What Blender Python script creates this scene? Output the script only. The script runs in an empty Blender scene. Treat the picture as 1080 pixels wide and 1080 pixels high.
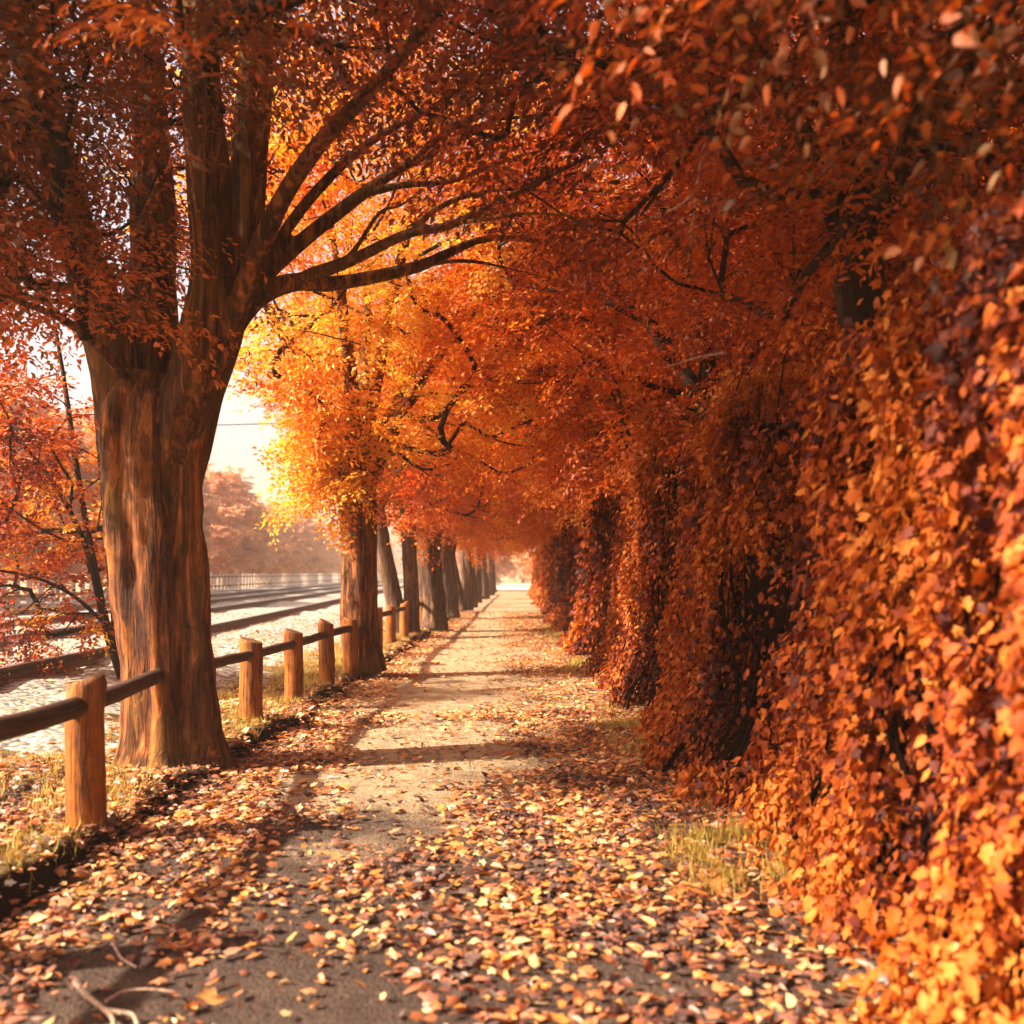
import bpy, bmesh, math
import numpy as np
from mathutils import Vector

SC = bpy.context.scene
COL = SC.collection
PI = math.pi
rng = np.random.default_rng(11)
H = 1.4                      # camera height
F = 1000.0 / 1080.0          # focal length / image width


def at(px, py, z=0.0):
    """point at height z that the photograph (1080 px) shows at px, py"""
    D = (H - z) * 1000.0 / (py - 605.0)
    return ((px - 545.0) / 1000.0 * D, D, z)


def pt(px, py, D):
    """point at distance D for a pixel of the photograph"""
    return ((px - 545.0) / 1000.0 * D, D, H + (605.0 - py) / 1000.0 * D)


# ------------------------------------------------------------------ helpers
def norm(a):
    a = np.asarray(a, float)
    return a / np.maximum(np.linalg.norm(a, axis=-1, keepdims=True), 1e-9)


def link(name, me, mats, parent=None):
    o = bpy.data.objects.new(name, me)
    COL.objects.link(o)
    for m in (mats if isinstance(mats, (list, tuple)) else [mats]):
        me.materials.append(m)
    if parent is not None:
        o.parent = parent
    return o


def tag(o, label=None, cat=None, group=None, kind=None):
    if label: o['label'] = label
    if cat: o['category'] = cat
    if group: o['group'] = group
    if kind: o['kind'] = kind
    return o


def empty(name, loc, label, cat, group=None):
    o = bpy.data.objects.new(name, None)
    COL.objects.link(o)
    o.location = loc
    o.empty_display_size = 0.2
    return tag(o, label, cat, group)


def np_mesh(name, V, Fc, smooth=True, attrs=None):
    """V (n,3); Fc (m,k) with a fixed k; attrs: name -> per face floats"""
    me = bpy.data.meshes.new(name)
    V = np.ascontiguousarray(V, np.float32)
    Fc = np.ascontiguousarray(Fc, np.int32)
    m, k = Fc.shape
    me.vertices.add(len(V))
    me.vertices.foreach_set('co', V.ravel())
    me.loops.add(m * k)
    me.loops.foreach_set('vertex_index', Fc.ravel())
    me.polygons.add(m)
    me.polygons.foreach_set('loop_start', np.arange(0, m * k, k, dtype=np.int32))
    if smooth:
        me.polygons.foreach_set('use_smooth', np.ones(m, dtype=bool))
    for nm, val in (attrs or {}).items():
        a = me.attributes.new(nm, 'FLOAT', 'FACE')
        a.data.foreach_set('value', np.ascontiguousarray(val, np.float32))
    me.update(calc_edges=True)
    me.validate()
    return me


class Noise:
    """smooth pseudo random field out of sines"""
    def __init__(self, seed, scale, n=9, dim=2):
        r = np.random.default_rng(seed)
        self.k = r.normal(0, 1, (n, dim)) / scale * 2.0
        self.p = r.uniform(0, 2 * PI, n)

    def __call__(self, *c):
        s = 0
        for k, p in zip(self.k, self.p):
            s = s + np.sin(sum(ki * ci for ki, ci in zip(k, c)) + p)
        return s / math.sqrt(len(self.p) / 2.0)      # about unit variance


def sstep(a, b, x):
    t = np.clip((x - a) / (b - a), 0, 1)
    return t * t * (3 - 2 * t)


# ------------------------------------------------------------------ materials
def new_mat(name):
    m = bpy.data.materials.new(name)
    m.use_nodes = True
    nt = m.node_tree
    for n in list(nt.nodes):
        nt.nodes.remove(n)
    out = nt.nodes.new('ShaderNodeOutputMaterial')
    return m, nt, out


def ramp(nt, stops, src, interp='LINEAR'):
    r = nt.nodes.new('ShaderNodeValToRGB')
    cr = r.color_ramp
    cr.interpolation = interp
    while len(cr.elements) < len(stops):
        cr.elements.new(0.5)
    for e, (p, c) in zip(cr.elements, stops):
        e.position = p
        e.color = (*c, 1)
    nt.links.new(src, r.inputs['Fac'])
    return r.outputs['Color']


def mapped(nt, scale, coord='Object'):
    tc = nt.nodes.new('ShaderNodeTexCoord')
    mp = nt.nodes.new('ShaderNodeMapping')
    mp.inputs['Scale'].default_value = scale
    nt.links.new(tc.outputs[coord], mp.inputs['Vector'])
    return mp.outputs['Vector']


def noise_tex(nt, vec, scale, detail=6, rough=0.6, dist=0.0):
    n = nt.nodes.new('ShaderNodeTexNoise')
    n.inputs['Scale'].default_value = scale
    n.inputs['Detail'].default_value = detail
    n.inputs['Roughness'].default_value = rough
    n.inputs['Distortion'].default_value = dist
    nt.links.new(vec, n.inputs['Vector'])
    return n.outputs['Fac']


def mixc(nt, fac, a, b, mode='MIX'):
    m = nt.nodes.new('ShaderNodeMix')
    m.data_type = 'RGBA'
    m.blend_type = mode
    for s, v in ((m.inputs[0], fac), (m.inputs[6], a), (m.inputs[7], b)):
        if hasattr(v, 'node'):
            nt.links.new(v, s)
        elif isinstance(v, tuple):
            s.default_value = (*v, 1) if len(v) == 3 else v
        else:
            s.default_value = v
    return m.outputs[2]


def maths(nt, op, a, b=0.0):
    m = nt.nodes.new('ShaderNodeMath')
    m.operation = op
    for s, v in zip(m.inputs, (a, b)):
        if hasattr(v, 'node'):
            nt.links.new(v, s)
        else:
            s.default_value = v
    return m.outputs[0]


def bump(nt, h, strength, dist):
    b = nt.nodes.new('ShaderNodeBump')
    b.inputs['Strength'].default_value = strength
    b.inputs['Distance'].default_value = dist
    nt.links.new(h, b.inputs['Height'])
    return b.outputs['Normal']


def principled(nt, out, color, rough=0.8, normal=None, spec=0.3):
    p = nt.nodes.new('ShaderNodeBsdfPrincipled')
    if hasattr(color, 'node'):
        nt.links.new(color, p.inputs['Base Color'])
    else:
        p.inputs['Base Color'].default_value = (*color, 1)
    if hasattr(rough, 'node'):
        nt.links.new(rough, p.inputs['Roughness'])
    else:
        p.inputs['Roughness'].default_value = rough
    p.inputs['Specular IOR Level'].default_value = spec
    if normal is not None:
        nt.links.new(normal, p.inputs['Normal'])
    nt.links.new(p.outputs[0], out.inputs['Surface'])
    return p


def leaf_mat(name, stops, trans=0.42, gloss=0.035):
    """autumn leaf: colour by leaf and by spray, light passes through the blade"""
    m, nt, out = new_mat(name)
    a = nt.nodes.new('ShaderNodeAttribute'); a.attribute_name = 'tint'
    col = ramp(nt, stops, a.outputs['Fac'])
    v = mapped(nt, (1, 1, 1))
    blot = noise_tex(nt, v, 45, 3, 0.6)
    col = mixc(nt, maths(nt, 'MULTIPLY', blot, 0.35), col, (0.10, 0.03, 0.012))
    d = nt.nodes.new('ShaderNodeBsdfDiffuse')
    t = nt.nodes.new('ShaderNodeBsdfTranslucent')
    nt.links.new(col, d.inputs['Color'])
    # light through a leaf comes out more saturated
    tc = mixc(nt, 1.0, col, (1.25, 0.95, 0.6), 'MULTIPLY')
    nt.links.new(tc, t.inputs['Color'])
    mx = nt.nodes.new('ShaderNodeMixShader'); mx.inputs[0].default_value = trans
    nt.links.new(d.outputs[0], mx.inputs[1]); nt.links.new(t.outputs[0], mx.inputs[2])
    g = nt.nodes.new('ShaderNodeBsdfGlossy'); g.inputs['Roughness'].default_value = 0.6
    g.inputs['Color'].default_value = (1.0, 0.93, 0.85, 1)
    m2 = nt.nodes.new('ShaderNodeMixShader'); m2.inputs[0].default_value = gloss
    nt.links.new(mx.outputs[0], m2.inputs[1]); nt.links.new(g.outputs[0], m2.inputs[2])
    nt.links.new(m2.outputs[0], out.inputs['Surface'])
    return m


MAROON = (0.090, 0.010, 0.007)
DRED = (0.24, 0.022, 0.007)
RED = (0.42, 0.050, 0.009)
ORED = (0.60, 0.115, 0.010)
ORANGE = (0.74, 0.22, 0.013)
AMBER = (0.80, 0.36, 0.025)
YELLOW = (0.84, 0.53, 0.06)
BROWN = (0.16, 0.06, 0.02)
OLIVE = (0.13, 0.075, 0.018)

M = {}
M['leaf_big'] = leaf_mat('leaves_brown_red', [(0, (0.05, 0.014, 0.008)), (0.2, BROWN), (0.38, (0.22, 0.045, 0.010)), (0.52, OLIVE), (0.66, (0.42, 0.085, 0.012)), (0.85, ORED), (1, ORANGE)], 0.36)
M['leaf_gold'] = leaf_mat('leaves_golden', [(0, RED), (0.25, ORED), (0.5, ORANGE), (0.75, AMBER), (1, YELLOW)], 0.5)
M['leaf_red'] = leaf_mat('leaves_orange_red', [(0, DRED), (0.22, (0.44, 0.065, 0.009)), (0.5, (0.62, 0.135, 0.010)), (0.78, ORANGE), (1, AMBER)], 0.48)
M['leaf_dark'] = leaf_mat('leaves_dark_red', [(0, (0.07, 0.012, 0.008)), (0.28, (0.24, 0.032, 0.008)), (0.55, (0.44, 0.072, 0.010)), (0.82, (0.62, 0.135, 0.010)), (1, ORANGE)], 0.46)
M['leaf_mixed'] = leaf_mat('leaves_red_and_yellow', [(0, MAROON), (0.3, (0.36, 0.045, 0.010)), (0.55, ORED), (0.75, ORANGE), (1, YELLOW)], 0.4)
M['leaf_hedge'] = leaf_mat('leaves_creeper', [(0, (0.020, 0.007, 0.012)), (0.18, (0.07, 0.012, 0.014)), (0.34, (0.16, 0.026, 0.012)), (0.5, (0.30, 0.055, 0.010)), (0.7, (0.44, 0.10, 0.010)), (0.9, (0.52, 0.14, 0.012)), (1, (0.58, 0.22, 0.04))], 0.32, 0.012)
M['leaf_hazed'] = leaf_mat('leaves_haze_paled', [(0, (0.60, 0.30, 0.20)), (0.5, (0.72, 0.44, 0.30)), (1, (0.80, 0.60, 0.42))], 0.5, 0.0)  # distance haze is put into this pale leaf colour
M['litter'] = leaf_mat('fallen_leaves', [(0, (0.030, 0.014, 0.016)), (0.16, (0.10, 0.026, 0.022)), (0.32, (0.32, 0.085, 0.035)), (0.48, (0.50, 0.15, 0.03)), (0.6, (0.56, 0.22, 0.09)), (0.72, (0.68, 0.24, 0.02)), (0.86, (0.70, 0.34, 0.07)), (1, (0.80, 0.56, 0.26))], 0.2, 0.1)
M['grass'] = leaf_mat('dry_grass', [(0, (0.26, 0.20, 0.03)), (0.5, (0.48, 0.38, 0.06)), (1, (0.60, 0.50, 0.14))], 0.3, 0.04)


def bark_mat(name, dark, mid, light, moss=(0.10, 0.075, 0.02), s=1.0):
    """fibrous, vertically furrowed bark with stained patches"""
    m, nt, out = new_mat(name)
    v = mapped(nt, (1, 1, 0.09))
    nz = nt.nodes.new('ShaderNodeTexNoise'); nz.inputs['Scale'].default_value = 9
    nt.links.new(v, nz.inputs['Vector'])
    wv = mixc(nt, 0.10, v, nz.outputs['Color'])
    fib = noise_tex(nt, wv, 30 * s, 9, 0.68, 0.9)
    rid = noise_tex(nt, wv, 11 * s, 5, 0.6, 0.5)
    rid = maths(nt, 'ABSOLUTE', maths(nt, 'SUBTRACT', rid, 0.5))
    rid = maths(nt, 'MINIMUM', maths(nt, 'MULTIPLY', rid, 7.0), 1.0)
    v3 = mapped(nt, (1, 1, 0.6))
    crk = noise_tex(nt, v3, 22 * s, 7, 0.7, 0.3)
    h = maths(nt, 'ADD', maths(nt, 'MULTIPLY', fib, 0.55), maths(nt, 'MULTIPLY', rid, 0.22))
    h = maths(nt, 'ADD', h, maths(nt, 'MULTIPLY', crk, 0.28))
    col = ramp(nt, [(0.36, dark), (0.52, mid), (0.72, light)], h)
    vs = mapped(nt, (1, 1, 0.12))
    vs = mixc(nt, 0.07, vs, nz.outputs['Color'])
    strip = nt.nodes.new('ShaderNodeTexVoronoi'); strip.inputs['Scale'].default_value = 17 * s
    nt.links.new(vs, strip.inputs['Vector'])
    tone = ramp(nt, [(0.15, (0.45, 0.42, 0.42)), (0.5, (0.95, 0.95, 0.95)), (0.85, (1.5, 1.4, 1.3))], strip.outputs['Color'])
    col = mixc(nt, 0.75, col, tone, 'MULTIPLY')
    sd_ = nt.nodes.new('ShaderNodeSeparateColor'); nt.links.new(strip.outputs['Color'], sd_.inputs[0])
    h = maths(nt, 'ADD', h, maths(nt, 'MULTIPLY', sd_.outputs[0], 0.30))
    v2 = mapped(nt, (1, 1, 0.4))
    patch = noise_tex(nt, v2, 2.6, 5, 0.65, 0.5)
    pf = nt.nodes.new('ShaderNodeMapRange')
    pf.inputs[1].default_value = 0.50; pf.inputs[2].default_value = 0.66
    nt.links.new(patch, pf.inputs[0])
    col = mixc(nt, maths(nt, 'MULTIPLY', pf.outputs[0], 0.6), col, moss)
    p2 = nt.nodes.new('ShaderNodeMapRange')
    p2.inputs[1].default_value = 0.47; p2.inputs[2].default_value = 0.34
    nt.links.new(patch, p2.inputs[0])
    col = mixc(nt, maths(nt, 'MULTIPLY', p2.outputs[0], 0.6), col, tuple(0.7 * a for a in dark))
    principled(nt, out, col, 0.85, bump(nt, h, 1.0, 0.05), 0.2)
    return m


M['bark'] = bark_mat('bark_red_brown', (0.024, 0.010, 0.009), (0.16, 0.055, 0.018), (0.46, 0.165, 0.038), (0.15, 0.095, 0.020))
M['bark_dark'] = bark_mat('bark_dark', (0.008, 0.005, 0.005), (0.030, 0.016, 0.011), (0.07, 0.036, 0.02), (0.04, 0.026, 0.01))
M['bark_grey'] = bark_mat('bark_grey_brown', (0.03, 0.016, 0.014), (0.11, 0.06, 0.04), (0.22, 0.13, 0.08))


def wood_mat(name, dark, light, rough=0.65, zs=0.12, axis=2):
    m, nt, out = new_mat(name)
    sc = [1, 1, 1]; sc[axis] = zs * 0.55
    v = mapped(nt, tuple(sc))
    g = noise_tex(nt, v, 55, 8, 0.7, 0.5)
    crk = noise_tex(nt, v, 20, 4, 0.6, 0.8)
    crk = maths(nt, 'ABSOLUTE', maths(nt, 'SUBTRACT', crk, 0.5))
    crk = maths(nt, 'MINIMUM', maths(nt, 'MULTIPLY', crk, 16.0), 1.0)
    v2 = mapped(nt, (1, 1, 1))
    st = noise_tex(nt, v2, 6, 6, 0.7)
    h = maths(nt, 'ADD', maths(nt, 'MULTIPLY', g, 0.5), maths(nt, 'MULTIPLY', st, 0.5))
    col = ramp(nt, [(0.34, dark), (0.66, light)], h)
    col = mixc(nt, maths(nt, 'MULTIPLY', maths(nt, 'SUBTRACT', 1.0, crk), 0.7), col, tuple(0.45 * q for q in dark))
    hb = maths(nt, 'ADD', g, maths(nt, 'MULTIPLY', crk, 0.5))
    principled(nt, out, col, rough, bump(nt, hb, 0.8, 0.012), 0.3)
    return m


M['post'] = wood_mat('orange_brown_wood', (0.085, 0.026, 0.006), (0.52, 0.165, 0.012))
M['post_end'] = wood_mat('end_grain', (0.10, 0.04, 0.015), (0.30, 0.14, 0.05), 0.8, 1.0)
M['rail_wood'] = wood_mat('dark_weathered_wood', (0.035, 0.018, 0.014), (0.12, 0.062, 0.042), 0.7, 0.12, 1)
M['stick'] = wood_mat('bleached_twig', (0.30, 0.20, 0.14), (0.66, 0.52, 0.40), 0.7, 0.5)
M['vine'] = wood_mat('pale_vine', (0.35, 0.2, 0.14), (0.68, 0.46, 0.34), 0.7, 0.5)
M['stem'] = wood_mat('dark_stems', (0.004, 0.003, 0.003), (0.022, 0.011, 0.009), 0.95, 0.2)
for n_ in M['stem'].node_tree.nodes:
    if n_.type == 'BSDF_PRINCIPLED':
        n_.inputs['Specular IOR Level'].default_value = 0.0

# path: trodden grit and earth
m, nt, out = new_mat('path_grit')
v = mapped(nt, (1, 1, 1))
big = noise_tex(nt, v, 0.9, 5, 0.6)
fine = noise_tex(nt, v, 60, 5, 0.7)
mid = noise_tex(nt, v, 7, 5, 0.65)
c = ramp(nt, [(0.32, (0.085, 0.062, 0.052)), (0.55, (0.19, 0.14, 0.105)), (0.75, (0.33, 0.25, 0.18))], big)
blotch = noise_tex(nt, v, 0.75, 6, 0.62, 0.4)
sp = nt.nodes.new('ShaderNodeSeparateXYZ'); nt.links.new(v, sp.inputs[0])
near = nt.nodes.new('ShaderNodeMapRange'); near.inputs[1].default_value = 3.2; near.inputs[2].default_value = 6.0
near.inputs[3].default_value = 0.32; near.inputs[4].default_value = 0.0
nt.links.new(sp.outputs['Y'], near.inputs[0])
pale_far = nt.nodes.new('ShaderNodeMapRange'); pale_far.inputs[1].default_value = 4.6; pale_far.inputs[2].default_value = 7.5
nt.links.new(maths(nt, 'ADD', sp.outputs['Y'], maths(nt, 'MULTIPLY', blotch, 1.5)), pale_far.inputs[0])
c = mixc(nt, maths(nt, 'MULTIPLY', pale_far.outputs[0], 0.75), c, mixc(nt, mid, (0.30, 0.225, 0.14), (0.50, 0.40, 0.26)))  # colour gets paler from the middle distance on
blotch_f = nt.nodes.new('ShaderNodeMapRange'); blotch_f.inputs[1].default_value = 0.56; blotch_f.inputs[2].default_value = 0.66
nt.links.new(maths(nt, 'ADD', blotch, near.outputs[0]), blotch_f.inputs[0])
c = mixc(nt, maths(nt, 'MULTIPLY', blotch_f.outputs[0], 0.85), c, (0.040, 0.027, 0.024))  # dark blotches, denser on the nearest stretch
vo = nt.nodes.new('ShaderNodeTexVoronoi'); vo.inputs['Scale'].default_value = 85
nt.links.new(v, vo.inputs['Vector'])
stone = ramp(nt, [(0.2, (0.55, 0.5, 0.45)), (0.5, (1, 1, 1)), (0.9, (1.7, 1.6, 1.5))], vo.outputs['Color'])
c = mixc(nt, 0.75, c, stone, 'MULTIPLY')
c = mixc(nt, 0.6, c, ramp(nt, [(0.35, (0.55, 0.5, 0.48)), (0.7, (1.25, 1.2, 1.15))], mid), 'MULTIPLY')
hh = maths(nt, 'ADD', fine, maths(nt, 'MULTIPLY', vo.outputs['Distance'], -0.6))
principled(nt, out, c, 0.9, bump(nt, hh, 0.8, 0.012), 0.2)
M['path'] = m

# verge: dark soil with withered bits
m, nt, out = new_mat('soil')
v = mapped(nt, (1, 1, 1))
a = noise_tex(nt, v, 9, 8, 0.7)
b = noise_tex(nt, v, 1.1, 4, 0.6)
c = ramp(nt, [(0.3, (0.025, 0.015, 0.013)), (0.55, (0.10, 0.06, 0.035)), (0.75, (0.26, 0.17, 0.08))], a)
c = mixc(nt, maths(nt, 'MULTIPLY', b, 0.7), c, (0.30, 0.22, 0.08))
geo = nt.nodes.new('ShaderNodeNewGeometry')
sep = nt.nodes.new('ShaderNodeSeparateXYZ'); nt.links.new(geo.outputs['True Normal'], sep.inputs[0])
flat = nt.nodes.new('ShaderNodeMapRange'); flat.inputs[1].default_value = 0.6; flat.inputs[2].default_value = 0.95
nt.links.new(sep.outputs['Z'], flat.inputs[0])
c = mixc(nt, flat.outputs[0], (0.022, 0.014, 0.012), c)  # steep edge: dark soil, with its shadow strip put into the colour
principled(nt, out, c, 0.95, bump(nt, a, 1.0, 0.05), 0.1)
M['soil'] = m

# railway gravel
m, nt, out = new_mat('gravel')
v = mapped(nt, (1, 1, 1))
vo = nt.nodes.new('ShaderNodeTexVoronoi'); vo.inputs['Scale'].default_value = 22
nt.links.new(v, vo.inputs['Vector'])
st = ramp(nt, [(0.12, (0.055, 0.053, 0.05)), (0.30, (0.17, 0.165, 0.15)), (0.52, (0.34, 0.33, 0.30)), (0.85, (0.52, 0.51, 0.47))], vo.outputs['Color'])
crev = ramp(nt, [(0.4, (1, 1, 1)), (0.8, (0.5, 0.45, 0.40))], vo.outputs['Distance'])
c = mixc(nt, 0.8, st, crev, 'MULTIPLY')
b = noise_tex(nt, v, 0.8, 5, 0.65)
c = mixc(nt, ramp(nt, [(0.5, (0, 0, 0)), (0.75, (0.5, 0.5, 0.5))], b), c, (0.34, 0.30, 0.12))
principled(nt, out, c, 0.9, bump(nt, maths(nt, 'MULTIPLY', vo.outputs['Distance'], -1.0), 0.7, 0.012), 0.2)
M['gravel'] = m

m, nt, out = new_mat('field')
v = mapped(nt, (1, 1, 1))
c = ramp(nt, [(0.3, (0.16, 0.12, 0.06)), (0.7, (0.34, 0.25, 0.12))], noise_tex(nt, v, 0.6, 8, 0.7))
principled(nt, out, c, 0.95)
M['field'] = m

m, nt, out = new_mat('rusty_steel')
v = mapped(nt, (1, 1, 1))
c = ramp(nt, [(0.3, (0.03, 0.018, 0.013)), (0.7, (0.11, 0.055, 0.03))], noise_tex(nt, v, 14, 6, 0.7))
principled(nt, out, c, 0.6, None, 0.5)
M['rust'] = m

m, nt, out = new_mat('steel_running_surface')
principled(nt, out, (0.42, 0.40, 0.38), 0.35).inputs['Metallic'].default_value = 0.9
M['steel'] = m

m, nt, out = new_mat('whitewashed_board')
v = mapped(nt, (1, 1, 0.3))
c = ramp(nt, [(0.3, (0.58, 0.54, 0.48)), (0.7, (0.78, 0.75, 0.68))], noise_tex(nt, v, 6, 5, 0.6))
principled(nt, out, c, 0.7)
M['white_wood'] = m

m, nt, out = new_mat('kerb_stone')
v = mapped(nt, (1, 1, 1))
c = ramp(nt, [(0.3, (0.07, 0.06, 0.055)), (0.7, (0.20, 0.17, 0.15))], noise_tex(nt, v, 8, 6, 0.7))
principled(nt, out, c, 0.9)
M['kerb'] = m

m, nt, out = new_mat('cable')
principled(nt, out, (0.03, 0.03, 0.035), 0.6)
M['cable'] = m

# ------------------------------------------------------------------ leaves
LEAF4 = (np.array([[0, 0, 0], [0.42, 0.36, 0.07], [1, 0, -0.10], [0.42, -0.36, 0.07]], float),
         np.array([[0, 2, 1], [0, 3, 2]]))
LEAF6 = (np.array([[0, 0, 0], [0.28, 0.25, 0.05], [0.66, 0.20, 0.01], [1.05, 0, -0.14], [0.66, -0.20, 0.01], [0.28, -0.25, 0.05], [0.45, 0, -0.02]], float),
         np.array([[6, 1, 0], [6, 2, 1], [6, 3, 2], [6, 4, 3], [6, 5, 4], [6, 0, 5]]))
_o = [(0, 0), (0.06, 0.40), (0.34, 0.30), (0.52, 0.52), (0.66, 0.22), (1.0, 0.0), (0.66, -0.22), (0.52, -0.52), (0.34, -0.30), (0.06, -0.40)]
LOBED = (np.array([[0.36, 0, 0.07]] + [[x, y, 0.02 - 0.22 * abs(y) ** 1.5 - 0.12 * max(0, x - 0.5)] for x, y in _o], float),
         np.array([[0, i, i % 10 + 1] for i in range(1, 11)]))
_o = [(0, 0), (0.16, 0.20), (0.42, 0.31), (0.72, 0.20), (1.0, 0), (0.72, -0.20), (0.42, -0.31), (0.16, -0.20)]
OVATE = (np.array([[0.45, 0, -0.05]] + [[x, y, 0.30 * y * y * 3 + 0.10 * (x - 0.5) ** 2 * 4 - 0.05] for x, y in _o], float),
         np.array([[0, i, i % 8 + 1] for i in range(1, 9)]))
BLADE = (np.array([[0, 0.035, 0], [0, -0.035, 0], [0.55, 0.022, 0.0], [0.55, -0.022, 0.0], [1.0, 0, -0.22]], float),
         np.array([[0, 1, 3], [0, 3, 2], [2, 3, 4]]))


def leaves(name, P, X, N, S, tint, tmpl, curl=None):
    """one mesh of leaf blades: root P, length axis X, normal N, length S"""
    T, Fc = tmpl
    X = norm(X)
    Y = norm(np.cross(N, X))
    Z = np.cross(X, Y)
    n, k = len(P), len(T)
    wy = rng.uniform(0.6, 1.12, n)
    tz = T[None, :, 2] * (1.0 if curl is None else curl[:, None])
    V = P[:, None, :] + S[:, None, None] * (T[None, :, 0, None] * X[:, None] + (T[None, :, 1] * wy[:, None])[..., None] * Y[:, None] + tz[..., None] * Z[:, None])
    FF = (Fc[None] + (np.arange(n) * k)[:, None, None]).reshape(-1, 3)
    return np_mesh(name, V.reshape(-1, 3), FF, False, {'tint': np.repeat(np.clip(tint, 0, 1), len(Fc))})


def spray_template(r, nside=8, per=6):
    """twig with side twigs; leaves as (position, direction) in twig lengths"""
    P, D = [], []
    for i in range(nside):
        a = 0.12 + 0.88 * i / nside
        side = 1 if i % 2 else -1
        ln = 0.46 * (1 - 0.55 * a) * r.uniform(0.8, 1.2)
        ang = r.uniform(0.6, 1.0)
        d = np.array([math.cos(ang), side * math.sin(ang), r.normal(0, 0.12)])
        for j in range(per):
            t = (j + 0.6) / per
            p = np.array([a, 0, 0]) + d * ln * t + np.array([0, 0, -0.16 * (a + ln * t) ** 2])
            la = (0.75 if j % 2 else -0.75) * r.uniform(0.6, 1.2)
            ld = np.array([d[0] * math.cos(la) - d[1] * math.sin(la), d[0] * math.sin(la) + d[1] * math.cos(la), d[2] - 0.25])
            P.append(p); D.append(ld)
    P.append(np.array([1.0, 0, -0.16])); D.append(np.array([1, 0, -0.3]))
    return np.array(P), norm(np.array(D))


_r = np.random.default_rng(3)
SPRAYS = [spray_template(_r) for _ in range(10)]


def spray_leaves(O, D, L, size, clump, r, flop=0.35, keep=0.9):
    """leaf roots, directions, normals, sizes and tints for sprays rooted at O heading D"""
    D = norm(D)
    up = norm(np.array([0, 0, 1.0]) + r.normal(0, 0.28, D.shape))
    S = norm(np.cross(up, D))
    U = np.cross(D, S)
    which = r.integers(0, len(SPRAYS), len(O))
    out = [[], [], [], [], []]
    for k, (tp, td) in enumerate(SPRAYS):
        i = np.nonzero(which == k)[0]
        if not len(i):
            continue
        B = np.stack([D[i], S[i], U[i]], 1)                  # (n,3,3)
        P = O[i][:, None] + L[i][:, None, None] * np.einsum('ka,nab->nkb', tp, B)
        X = np.einsum('ka,nab->nkb', td, B)
        n, q = P.shape[:2]
        P = P + r.normal(0, 0.02, P.shape)
        X = X + r.normal(0, 0.22, X.shape)
        N = U[i][:, None] + r.normal(0, flop, (n, q, 3))
        sz = size * r.uniform(0.65, 1.2, (n, q))
        ti = clump[i][:, None] + r.normal(0, 0.13, (n, q))
        msk = r.random((n, q)) < keep
        for lst, a in zip(out, (P, X, N, sz, ti)):
            lst.append(a[msk])
    return [np.concatenate(o) for o in out]


# ------------------------------------------------------------------ tubes
def catmull(P, n):
    P = np.asarray(P, float)
    Q = np.vstack([2 * P[0] - P[1], P, 2 * P[-1] - P[-2]])
    out = []
    for i in range(1, len(Q) - 2):
        for t in np.linspace(0, 1, n, endpoint=False):
            a, b, c, d = Q[i - 1], Q[i], Q[i + 1], Q[i + 2]
            out.append(0.5 * (2 * b + (c - a) * t + (2 * a - 5 * b + 4 * c - d) * t * t + (3 * b - a - 3 * c + d) * t ** 3))
    out.append(Q[-2])
    return np.array(out)


def tube(P, R, sides, rfun=None, cap=True):
    """sweep: P (n,3), R (n,), rfun(i, theta array, point) -> factor"""
    P = np.asarray(P, float)
    n = len(P)
    T = norm(np.gradient(P, axis=0))
    ref = np.array([1.0, 0, 0]) if abs(T[0][0]) < 0.8 else np.array([0, 1.0, 0])
    u = norm(ref - T[0] * ref.dot(T[0]))
    th = np.linspace(0, 2 * PI, sides, endpoint=False)
    V = []
    for i in range(n):
        u = norm(u - T[i] * u.dot(T[i]))
        w = np.cross(T[i], u)
        rr = R[i] * (rfun(i, th, P[i]) if rfun else np.ones(sides))
        V.append(P[i] + rr[:, None] * (np.cos(th)[:, None] * u + np.sin(th)[:, None] * w))
    V = np.concatenate(V)
    Fc = []
    for i in range(n - 1):
        a = i * sides + np.arange(sides)
        b = i * sides + (np.arange(sides) + 1) % sides
        Fc.append(np.stack([a, b, b + sides, a + sides], 1))
    Fc = np.concatenate(Fc)
    if cap:
        V = np.vstack([V, P[0], P[-1]])
        a = np.arange(sides); b = (a + 1) % sides
        c0, c1 = n * sides, n * sides + 1
        Fc = np.vstack([Fc, np.stack([b, a, np.full(sides, c0), np.full(sides, c0)], 1),
                        np.stack([a + (n - 1) * sides, b + (n - 1) * sides, np.full(sides, c1), np.full(sides, c1)], 1)])
    return V, Fc


class Soup:
    """collects quads (or tris stored as quads with a repeated corner) into one mesh"""
    def __init__(self): self.V, self.F, self.n = [], [], 0

    def add(self, V, Fc):
        self.V.append(V); self.F.append(Fc + self.n); self.n += len(V)

    def mesh(self, name, smooth=True):
        V = np.concatenate(self.V); Fc = np.concatenate(self.F)
        me = bpy.data.meshes.new(name)
        tri = Fc[:, 2] == Fc[:, 3]
        faces = [tuple(f[:3]) if t else tuple(f) for f, t in zip(Fc.tolist(), tri.tolist())]
        me.from_pydata(V.tolist(), [], faces)
        if smooth:
            me.polygons.foreach_set('use_smooth', np.ones(len(me.polygons), dtype=bool))
        me.update()
        return me


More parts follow.
